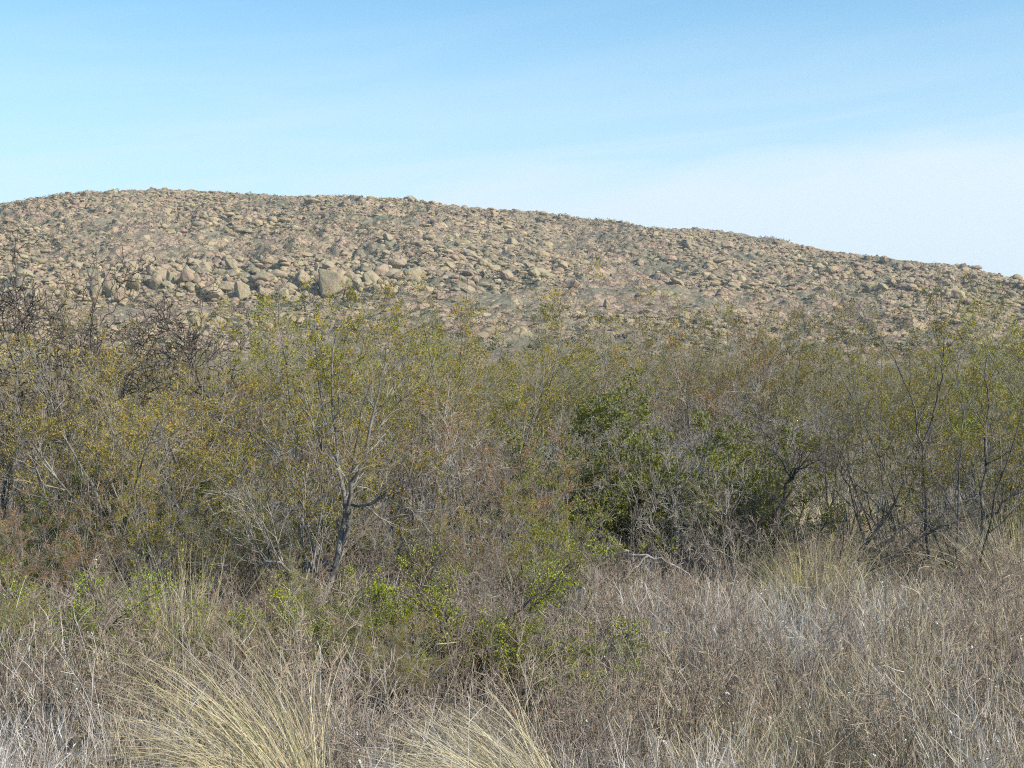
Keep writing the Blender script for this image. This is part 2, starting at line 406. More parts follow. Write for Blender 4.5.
for i in big:
    up_ = 'upper' if crestb[i] > .3 else 'lower'
    lean = rng.normal(.28 if mid[i] else .12, .22)
    boulder(X[i], Y[i], Z[i], *sc[i], (rng.normal(0, .2), lean, rng.uniform(-.6, .6)), 'weathered tan granite boulder among many like it on the hillside', .40, GB)
V, T, C, off = [], [], [], 0
for i in rest:
    v, f = SMALL[int(rng.integers(24))]
    R = rot(rng.normal(0, .25), rng.normal(.3 if mid[i] else .12, .25), rng.normal(0, .6))
    v = (v @ R.T) * sc[i] + (X[i], Y[i], Z[i] + sc[i][2] * .15)
    V.append(v); T.append(f + off); off += len(v)
    C.append(np.tile(np.array(TINTS[int(rng.integers(6))]) * rng.uniform(.85, 1.1), (len(v), 1)))
link('rubble', build_mesh('rubble', np.concatenate(V), None, np.concatenate(T), np.concatenate(C), (M_BOULDER,), False),
     kind='stuff', label='loose tan and pinkish granite blocks covering the slopes of the hill', category='rubble')
# scrub on the hill: low grey green bushes between the rocks
NB = 21000
Y = 130 + (525 - 130) * np.sqrt(rng.random(NB)); X = rng.uniform(-.47, .47, NB) * Y; Z = surfz(X, Y)
m = (fbm(X * .03 + 5, Y * .02, seed=91, oct=3) + .25 + .9 * (1 - sstep(180, 290, Y)) + .25 * (X < -40) > rng.uniform(-.2, .9, NB)); X, Y, Z = X[m], Y[m], Z[m]
nb = len(X); K = 26
g = Geo(); sb = rng.uniform(.35, 1.0, nb)
P = norm(rng.normal(size=(nb, K, 3))) * rng.uniform(.3, 1, (nb, K, 1)) * sb[:, None, None] * np.array([1, 1, .7]) + np.stack([X, Y, Z + sb * .4], -1)[:, None]
cc = np.repeat(pick([(.075, .088, .045), (.10, .105, .055), (.13, .125, .075), (.17, .15, .10)], [4, 4, 2, 1], nb), K, axis=0)
g.leaves(P.reshape(-1, 3), norm(rng.normal(size=(nb * K, 3))), rng.uniform(.2, .42, nb * K), np.full(nb * K, .6), cc)
link('hillside_scrub', g.mesh('hillside_scrub', M_LEAF), kind='stuff', label='low dull green scrub filling the gaps between the rocks of the hill', category='scrub')

# ------------------------------------------------------------------ shrubs
OLIVE = ([(0.313, 0.263, 0.047), (0.241, 0.229, 0.047), (0.382, 0.296, 0.058), (0.162, 0.172, 0.040), (0.382, 0.229, 0.065)], [5, 4, 2, 3, 1.2])
GOLD = ([(0.323, 0.260, 0.068), (0.258, 0.228, 0.063), (0.355, 0.237, 0.081), (0.171, 0.163, 0.054)], [5, 4, 2, 2])
RUST = ([(0.325, 0.190, 0.096), (0.360, 0.230, 0.120), (0.267, 0.184, 0.080), (0.231, 0.199, 0.080)], [4, 4, 3, 2])
DULL = ([(0.212, 0.213, 0.069), (0.262, 0.230, 0.098), (0.161, 0.177, 0.063), (0.314, 0.258, 0.125)], [4, 4, 3, 1.5])
DARKG = ([(0.129, 0.150, 0.041), (0.093, 0.118, 0.034), (0.185, 0.196, 0.048), (0.250, 0.245, 0.061)], [5, 3, 4, 3])
BRIGHT = ([(0.379, 0.426, 0.067), (0.280, 0.342, 0.056), (0.459, 0.466, 0.096), (0.179, 0.237, 0.043)], [4, 4, 2, 3])
LIME = ([(0.343, 0.339, 0.058), (0.257, 0.269, 0.050), (0.400, 0.347, 0.072), (0.171, 0.191, 0.040)], [4, 4, 2, 3])

def make_stems(base_pts, base_r, orders, gw, sides0=5, col=(1, 1, 1), rmin=.0011):
    """orders: list of (k, t0, t1, angle, length, n, wiggle, up, zig)"""
    B, n, _ = base_pts.shape
    col = np.array(col, float)
    gw.tubes(base_pts, base_r, sides0, col * .72)
    pts, rad, allp = base_pts, base_r, [base_pts]
    last = (base_pts, base_r)
    for j, (k, t0, t1, ang, L, nn, wig, up, zig) in enumerate(orders):
        p, d, r, t = spawn(pts, rad, k, t0, t1, ang)
        ln = L * rng.uniform(.5, 1.25, len(p)) * (1.15 - .55 * t)
        c = grow(p, d, ln, nn, wig, up, zig)
        rr = taper(len(p), nn, np.maximum(r * .62, rmin * 1.3), rmin)
        gw.tubes(c, rr, 4 if j == 0 else 3, col * ((1.05, 1.25, 1.0)[min(j, 2)] * np.array([1.03, 1, .92])))
        pts, rad = c, rr; allp.append(c)
    return allp
def put_leaves(gl, tw, m, t0, L, wd, pal, spread=.012, droop=0.):
    B, n, _ = tw.shape
    rad = np.ones((B, n))
    p, d, r, t = spawn(tw, rad, m, t0, 1, .8, .4)
    N_ = len(p); p = p + rng.normal(size=(N_, 3)) * spread
    d = norm(d + rng.normal(size=(N_, 3)) * .5 + np.array([0, 0, .25 - droop]))
    par = pick(pal[0], pal[1], B, .12)       # each twig leans to one shade
    own = pick(pal[0], pal[1], N_, .15)
    c = np.repeat(par, m, axis=0) * .6 + own * .4
    gl.leaves(p, d, L * rng.uniform(.6, 1.3, N_), np.full(N_, wd), c)
def clump_mask(tw, seed, thr, sc=5.):
    e = tw[:, -1]
    return fbm(e[:, 0] * sc, e[:, 1] * sc, e[:, 2] * sc, seed=seed, oct=2) > thr
def base_stems(k, H, spread, r, wig=.07, n=9, up=.05, foot=.12, lean=(0, 0)):
    a = rng.uniform(0, 6.28, k); tilt = rng.uniform(.08, spread, k)
    d = np.stack([np.sin(tilt) * np.cos(a) + lean[0], np.sin(tilt) * np.sin(a) + lean[1], np.cos(tilt)], -1)
    st = np.stack([np.cos(a) * foot * rng.random(k), np.sin(a) * foot * rng.random(k), np.full(k, -.03)], -1)
    pts = grow(st, d, H * rng.uniform(.5, 1.06, k), n, wig, up)
    return pts, taper(k, n, r * rng.uniform(.6, 1.2, k), min(r * .22, .002))
def finish(gw, gl, mb):
    return dict(branches=(gw.mesh('branches', mb)), foliage=(gl.mesh('foliage', M_LEAF, False) if gl and gl.n else None))

def P_jarilla(pal, leafy=6, thr=-.25, H=2.0, k=13, r=.013, mb=None, spread=.62, guided=None, lean=(0, 0), L=.015):
    gw, gl = Geo(), Geo()
    b, br = base_stems(k, H, spread, r, wig=.11, lean=lean)
    ords = [(6, .3, .97, .5, .62, 7, .12, .05, .03), (5, .25, .98, .6, .30, 5, .16, .05, .05), (4, .2, 1, .65, .14, 3, .2, .04, .05)]
    al = make_stems(b, br, ords, gw)
    tw = [al[-1], al[-2]]
    if guided is not None:
        for gpts, gr in guided:
            ags = make_stems(gpts, gr, [(9, .25, .98, .6, .55, 7, .14, .04, .05), (5, .25, .98, .6, .26, 5, .16, .05, .05), (3, .2, 1, .65, .12, 3, .2, .04, .05)], gw, 6)
            tw.append(ags[-1])
    for T_ in tw:
        hi = T_[:, -1, 2] > H * rng.uniform(.18, .55, len(T_))
        mk = clump_mask(T_, int(rng.integers(99)), thr) & hi
        if mk.sum() > 5: put_leaves(gl, T_[mk], leafy, .25, L, .5, pal)
    return finish(gw, gl, mb or M_BARK)
def P_bare(H=1.2, k=12, r=.009, mb=None, spread=.9, guided=None, pal=None, zig=.12, dense=1., only=False):
    gw, gl = Geo(), Geo()
    o = [(int(6 * dense), .2, .97, .65, .3 * H, 6, .17, .04, zig), (5, .2, .98, .7, .14 * H, 4, .2, .03, zig), (3, .2, 1, .7, .07 * H, 3, .22, .02, zig)]
    al = []
    if not only:
        b, br = base_stems(k, H, spread, r, wig=.13); al.append(make_stems(b, br, o, gw)[-1])
    for gpts, gr in (guided or []): al.append(make_stems(gpts, gr, [(10, .15, .97, .65, .4 * H, 7, .17, .04, zig), *o[1:]], gw, 6)[-1])
    if pal:
        for T_ in al:
            mk = clump_mask(T_, int(rng.integers(99)), .1)
            if mk.sum() > 3: put_leaves(gl, T_[mk], 3, .3, .018, .5, pal)
    return finish(gw, gl, mb or M_BARK)
def P_zigzag(H=2.1, k=8):
    gw = Geo(); b, br = base_stems(k, H, .62, .013, wig=.2, n=13, foot=.2)
    make_stems(b, br, [(6, .45, .98, .8, .75, 10, .16, .05, .40), (6, .15, .98, .9, .32, 7, .18, .03, .48), (3, .1, 1, .95, .13, 4, .2, 0, .5)], gw, 5, rmin=.0026)
    f = 2.72 / np.percentile(np.concatenate(gw.v)[:, 2], 99.7); gw.v = [v * np.array([.9 * f, .9 * f, f]) for v in gw.v]
    return finish(gw, None, M_DARKBARK)
def P_dense(pal, H=1.25, k=16, spread=1.0, L=.03, leafy=8, thr=-.6, mb=None, r=.010):
    gw, gl = Geo(), Geo()
    b, br = base_stems(k, H, spread, r, wig=.12)
    al = make_stems(b, br, [(7, .15, .97, .7, .36, 6, .15, .06, .08), (5, .2, .98, .7, .18, 4, .2, .06, .08), (2, .2, 1, .7, .08, 3, .2, .04, .05)], gw)
    for T_ in al[-2:]:
        mk = clump_mask(T_, int(rng.integers(99)), thr, 5)
        put_leaves(gl, T_[mk], leafy, .25, L, .55, pal, .014)
    return finish(gw, gl, mb or M_BARK)
def P_thorny(H=.8, k=8, pal=BRIGHT, thr=-.5, spread=1.15, lean=(0, 0)):
    gw, gl = Geo(), Geo()
    b, br = base_stems(k, H, spread, .012, wig=.16, n=10, lean=lean)
    al = make_stems(b, br, [(9, .2, .97, .8, .34, 7, .16, .03, .25), (6, .1, .98, .9, .12, 4, .2, .03, .3), (2, .2, 1, .9, .045, 2, .1, 0, 0)], gw)
    for T_ in al[-2:]:
        mk = clump_mask(T_, int(rng.integers(99)), thr, 6)
        put_leaves(gl, T_[mk], 10, .05, .0105, .6, pal, .012)
    return finish(gw, gl, M_DARKBARK)
def P_twiggy(H=.5, k=26):
    gw = Geo(); b, br = base_stems(k, H, 1.1, .004, wig=.15, n=6, foot=.14)
    cl = pick([(1.05, .99, .94), (.55, .49, .45), (.85, .78, .73), (1.25, 1.2, 1.15)], [2, 4, 3, 1], 1)[0]
    make_stems(b, br, [(6, .2, .97, .6, .2, 5, .2, .05, .1), (4, .2, .98, .7, .09, 3, .25, .03, .1)], gw, 3, cl)
    return finish(gw, None, M_DEADWOOD)
def P_tussock(n_=750, H=.95, pal=None, lean=(0, 0), foot=.16, spread=.6, culms=30, droop=.045):
    g = Geo(); a = rng.uniform(0, 6.28, n_); rr = foot * np.sqrt(rng.random(n_))
    st = np.stack([np.cos(a) * rr, np.sin(a) * rr, np.full(n_, -.02)], -1)
    tl = np.abs(rng.normal(0, spread * .6, n_)) + rr / foot * .18
    d = np.stack([np.sin(tl) * np.cos(a) + lean[0], np.sin(tl) * np.sin(a) + lean[1], np.cos(tl)], -1)
    L = H * rng.uniform(.45, 1.05, n_); m = 8
    pts = np.zeros((n_, m, 3)); pts[:, 0] = st; d = norm(d)
    dr = rng.uniform(.3, 1.8, n_)[:, None] * droop
    for i in range(1, m):
        out = np.concatenate([d[:, :2], np.zeros((n_, 1))], 1)
        d = norm(d + out * dr * i * .5 - np.array([0, 0, 1]) * dr * i * .35 + rng.normal(size=(n_, 3)) * .075)
        pts[:, i] = pts[:, i - 1] + d * (L / (m - 1))[:, None]
    w = rng.uniform(.0014, .0030, n_)[:, None] * np.array([1, 1, .95, .9, .8, .65, .45, .2])
    pal = pal or ([(.56, .48, .27), (.49, .40, .23), (.64, .57, .39), (.36, .29, .18), (.42, .40, .35), (.46, .45, .20)], [4, 3, 2, 2, 2, 1])
    g.ribbons(pts, w, pick(pal[0], pal[1], n_, .12))
    return dict(blades=g.mesh('blades', M_STRAW))
def P_sprig(H=.7, k=9, pal=BRIGHT):
    gw, gl = Geo(), Geo(); b, br = base_stems(k, H, .35, .004, wig=.06, n=8)
    al = make_stems(b, br, [(9, .25, .98, .5, .13, 4, .15, .1, .03)], gw, 3)
    put_leaves(gl, al[-1], 9, .1, .02, .35, pal, .006); put_leaves(gl, al[0], 40, .3, .02, .35, pal, .01)
    return finish(gw, gl, M_BARK)

CAT = {}
def proto(key, parts): CAT[key] = {k: v for k, v in parts.items() if v is not None}
for i in range(3): proto(f'olive{i}', P_jarilla(OLIVE, 17, -.05, 2.3 + .1 * i, 14 + i, L=.016))
for i in range(2): proto(f'gold{i}', P_jarilla(GOLD, 18, -.1, 2.12, 16, L=.0155))
for i in range(2): proto(f'rust{i}', P_jarilla(RUST, 13, -.05, 2.05, 14, L=.0155))
for i in range(3): proto(f'dull{i}', P_jarilla(DULL, 15, -.1, 2.05, 14, L=.017))
for i in range(2): proto(f'lime{i}', P_jarilla(LIME, 17, -.15, 2.15, 14, L=.018))
proto('sparse0', P_jarilla(OLIVE, 8, -.2, 2.2, 9, .010, M_MIDBARK, .6)); proto('sparse1', P_jarilla(OLIVE, 8, -.2, 2.2, 9, .010, M_MIDBARK, .65))
for i in range(3): proto(f'dark{i}', P_dense(DARKG, 1.5, k=20, L=.023, leafy=10, thr=-.6))
for i in range(3): proto(f'bare{i}', P_bare(1.3 + .15 * i, 13, .010))
for i in range(2): proto(f'dead{i}', P_bare(1.15, 12, .009, M_DEADWOOD, 1.0))
for i in range(2): proto(f'zig{i}', P_zigzag())
for i in range(2): proto(f'thorn{i}', P_thorny())
for i in range(6): proto(f'twig{i}', P_twiggy(.5 + .05 * i))
for i in range(2): proto(f'sprig{i}', P_sprig())
PALE = ([(.70, .60, .38), (.62, .52, .32), (.78, .70, .50), (.42, .34, .22), (.46, .44, .39)], [4, 3, 2, 2, 1.5])
YGR = ([(.42, .39, .15), (.50, .43, .21), (.32, .33, .10), (.55, .47, .28)], [3, 3, 2, 3])
proto('tusA', P_tussock(620, 1.05, None, (-.5, -.05), .15, .45, droop=.05)); proto('tusB', P_tussock(1100, .8, PALE, (-.8, 0.1), .17, .38, droop=.05))
proto('tusC', P_tussock(800, .65, YGR, (0, 0), .2, .6)); proto('tusD', P_tussock(900, .75, PALE, (.1, 0), .2, .7)); proto('tusE', P_tussock(420, .9, None, (-.1, 0), .15, .4, droop=.03))

SPOTS = []
def place(key, X, Y, label, cat, name, s=1., rz=None, group=None, sz=None):
    s *= {'oliv': .91, 'gold': .86, 'rust': .86, 'dull': .86, 'lime': .9}.get(key[:4], 1.)
    r = link(name, None, label=label, category=cat, group=group)
    r.location = (X, Y, float(groundz(X, Y))); r.scale = (s, s, (sz or s)); r.rotation_euler = (0, 0, rng.uniform(0, 6.28) if rz is None else rz)
    for part, me in CAT[key].items(): link(part, me, r)
    SPOTS.append((X, Y)); return r
def at(px, Y): return ((px - 512) / F * Y, Y)
def guide(base, Y0, lines):
    """main limbs of a plant: pixel tracks with a depth offset, turned into local metres"""
    bx = (base - 512) / F * Y0; gz = float(groundz(bx, Y0)); out = []
    for r0, tr in lines:
        p = []
        for (x, y, dy) in tr:
            Yq = Y0 + dy; p.append(((x - 512) / F * Yq - bx, dy, CAMZ + (YH - y) / F * Yq - gz))
        p = np.array(p); t = np.linspace(0, 1, len(p)); tt = np.linspace(0, 1, 14)
        q = np.stack([np.interp(tt, t, p[:, k]) for k in range(3)], -1)
        for _ in range(1): q[1:-1] = (q[:-2] + q[1:-1] * 2 + q[2:]) / 4
        q[1:] += rng.normal(size=(13, 3)) * .013
        out.append((q[None], taper(1, 14, r0, r0 * .13)))
    return out

# --- plants with their own shapes
sh = 'shrub'
proto('fork', P_jarilla(OLIVE, 14, -.3, 2.05, 5, .011, guided=guide(312, 9.0, [
    (.026, [(312, 640, 0), (318, 605, 0), (330, 572, .05), (343, 545, .1), (346, 505, .1), (340, 465, .15), (334, 420, .2), (333, 370, .3), (338, 335, .3)]),
    (.018, [(343, 545, .1), (348, 500, 0), (358, 470, -.1), (372, 430, -.1), (380, 385, -.1), (392, 345, 0)]),
    (.016, [(318, 605, 0), (306, 590, -.1), (296, 570, -.15), (270, 560, -.2), (246, 548, -.2), (232, 540, -.2)]),
    (.015, [(330, 572, .05), (312, 545, .2), (300, 500, .3), (284, 465, .4), (262, 440, .4), (250, 430, .4)]),
    (.013, [(346, 505, .1), (366, 505, -.1), (388, 492, -.2), (402, 490, -.2)]),
    (.013, [(312, 640, 0), (286, 610, .1), (272, 570, .1), (262, 520, .1), (240, 480, .2)])])))
place('fork', *at(312, 9.0), 'tall grey forked shrub with bare twisting trunk and olive top, in front left of centre', sh, sh, 1, 0)
proto('slant', P_bare(1.1, 4, .008, M_MIDBARK, .9, guide(826, 10.6, [
    (.024, [(826, 588, 0), (850, 562, 0), (880, 545, .1), (910, 523, .1), (950, 508, .2), (990, 492, .3)]),
    (.022, [(830, 590, -.2), (862, 575, -.2), (905, 553, -.2), (925, 530, -.2), (960, 520, -.3), (1005, 498, -.3)]),
    (.017, [(826, 588, 0), (872, 535, .1), (897, 500, .1), (908, 470, .1), (918, 450, .1), (935, 436, .1)]),
    (.012, [(880, 590, 0), (920, 562, 0), (960, 550, 0), (985, 528, 0)]),
    (.013, [(870, 575, 0), (855, 500, .1), (842, 470, .1), (838, 430, .2)])]), zig=.15))
place('slant', *at(826, 10.6), 'leafless grey shrub with long slanting limbs reaching right over dry grass', sh, sh, 1, 0)
proto('hook', P_bare(1.0, 9, .008, M_DARKBARK, .8, guide(765, 10.9, [
    (.022, [(768, 590, 0), (772, 545, 0), (775, 515, 0), (784, 500, 0), (791, 482, 0), (796, 468, -.05), (806, 464, -.1), (822, 460, -.1)]),
    (.012, [(791, 482, 0), (786, 465, .05), (780, 450, .1), (771, 442, .1), (764, 425, .2)]),
    (.010, [(766, 590, 0), (755, 555, -.1), (735, 530, -.2), (705, 502, -.3), (690, 498, -.3)]),
    (.010, [(766, 590, 0), (800, 560, .1), (830, 520, .1), (836, 480, .2), (840, 450, .2)])]), zig=.12))
place('hook', *at(765, 10.9), 'dark stemmed bare shrub with a hooked limb, right of the dark green bushes', sh, sh, 1, 0)
proto('whitelimb', P_bare(.9, 7, .008, M_DEADWOOD, .7, guide(428, 10.6, [
    (.015, [(432, 590, 0), (440, 555, 0), (436, 520, 0), (452, 500, 0), (444, 470, .1), (452, 445, .1), (441, 415, .2), (452, 380, .3)]),
    (.012, [(440, 555, 0), (432, 520, .1), (436, 480, .1), (442, 440, .1), (455, 418, .1)]),
    (.010, [(452, 500, 0), (470, 475, -.1), (488, 462, -.1)])])))
place('whitelimb', *at(428, 10.6), 'dead shrub with pale bleached upright limbs near the centre', sh, sh, 1, 0)
proto('stiff', P_jarilla(OLIVE, 13, -.1, 2.0, 6, .010, M_MIDBARK, .6, guide(968, 10.2, [
    (.019, [(965, 600, 0), (975, 560, 0), (985, 520, 0), (990, 480, 0), (984, 440, .1), (988, 400, .1), (985, 375, .2), (994, 342, .2)]),
    (.012, [(930, 560, .2), (926, 500, .2), (924, 460, .2), (920, 420, .2), (905, 380, .3), (885, 345, .3), (870, 330, .3)]),
    (.011, [(924, 460, .2), (934, 410, .2), (945, 372, .1), (940, 340, .1), (938, 312, .1)]),
    (.012, [(985, 520, 0), (1010, 500, -.1), (1030, 480, -.1), (1050, 440, -.1)]),
    (.010, [(965, 600, 0), (956, 540, -.1), (960, 480, -.1), (965, 430, -.1), (958, 380, -.1), (965, 340, 0)])])))
place('stiff', *at(968, 10.2), 'open shrub with black upright stems and thin olive tips at the right edge', sh, sh, 1, 0)
proto('fan', P_jarilla(GOLD, 17, -.15, 1.88, 10, guided=guide(118, 9.8, [
    (.016, [(110, 600, 0), (88, 550, .1), (70, 520, .1), (48, 490, .1), (20, 455, .2), (-10, 430, .2)]),
    (.015, [(112, 600, 0), (95, 545, -.1), (75, 500, -.1), (50, 468, -.1), (28, 435, -.1), (0, 400, 0)]),
    (.014, [(116, 600, 0), (104, 540, 0), (92, 480, 0), (64, 440, 0), (48, 400, .1), (40, 370, .1)]),
    (.014, [(140, 610, 0), (120, 545, 0), (104, 500, .1), (110, 450, .1), (122, 400, .1)])])))
place('fan', *at(118, 9.8), 'golden olive shrub whose grey stems fan out to the upper left, at left edge', sh, sh, 1, 0)
# fallen pale limb arching over the grass
g = Geo()
for q, r in guide(650, 10.2, [(.017, [(606, 556, .3), (628, 554, .2), (648, 556, .1), (668, 562, 0), (684, 570, 0), (700, 586, 0)])]): g.tubes(q, r, 7)
for q, r in guide(650, 10.2, [(.009, [(628, 554, .2), (615, 545, .2), (602, 541, .2)]), (.008, [(648, 556, .1), (630, 570, 0), (622, 585, 0)])]):
    al = make_stems(q, r, [(4, .2, .9, .6, .15, 4, .2, 0, .1)], g)
o = link('dead_branch', g.mesh('dead_branch', M_DEADWOOD), label='bleached fallen branch arching above the grass below the dark green bushes', category='branch')
o.location = (*at(650, 10.2), float(groundz(*at(650, 10.2))))
# foreground bright thorny shrub
def P_thorny_big(gd):
    gw, gl = Geo(), Geo()
    b, br = base_stems(5, .6, 1.1, .009, wig=.15)
    tws = []
    for pts, rd in [(b, br)] + gd:
        al = make_stems(pts, rd, [(12, .15, .98, .8, .26, 7, .16, .03, .25), (6, .1, .98, .9, .10, 4, .2, .03, .3), (2, .2, 1, .9, .04, 2, .1, 0, 0)], gw, 5)
        tws += al[-2:]
    for T_ in tws:
        mk = clump_mask(T_, 5, -.5, 7.)
        if mk.sum() > 3: put_leaves(gl, T_[mk], 8, .05, .0105, .6, BRIGHT, .012)
    return finish(gw, gl, M_DARKBARK)
proto('thornbig', P_thorny_big(guide(455, 7.4, [
    (.014, [(470, 700, 0), (455, 665, 0), (443, 630, 0), (428, 608, -.05), (410, 595, -.1), (392, 592, -.1)]),
    (.011, [(470, 700, 0), (478, 650, .1), (500, 625, .1), (530, 600, .1), (560, 575, .1), (590, 545, .2)]),
    (.011, [(470, 700, 0), (500, 660, -.1), (535, 645, -.1), (575, 650, -.1), (610, 652, -.1), (636, 625, -.1)]),
    (.010, [(470, 700, 0), (455, 640, .2), (440, 600, .2), (432, 570, .2), (440, 550, .2)]),
    (.010, [(470, 700, 0), (490, 680, .1), (520, 630, .2), (545, 590, .2)])])))
place('thornbig', *at(455, 7.4), 'sprawling thorny shrub with fresh green leaflets, in the centre foreground', sh, 'thorny_shrub', 1, 0)

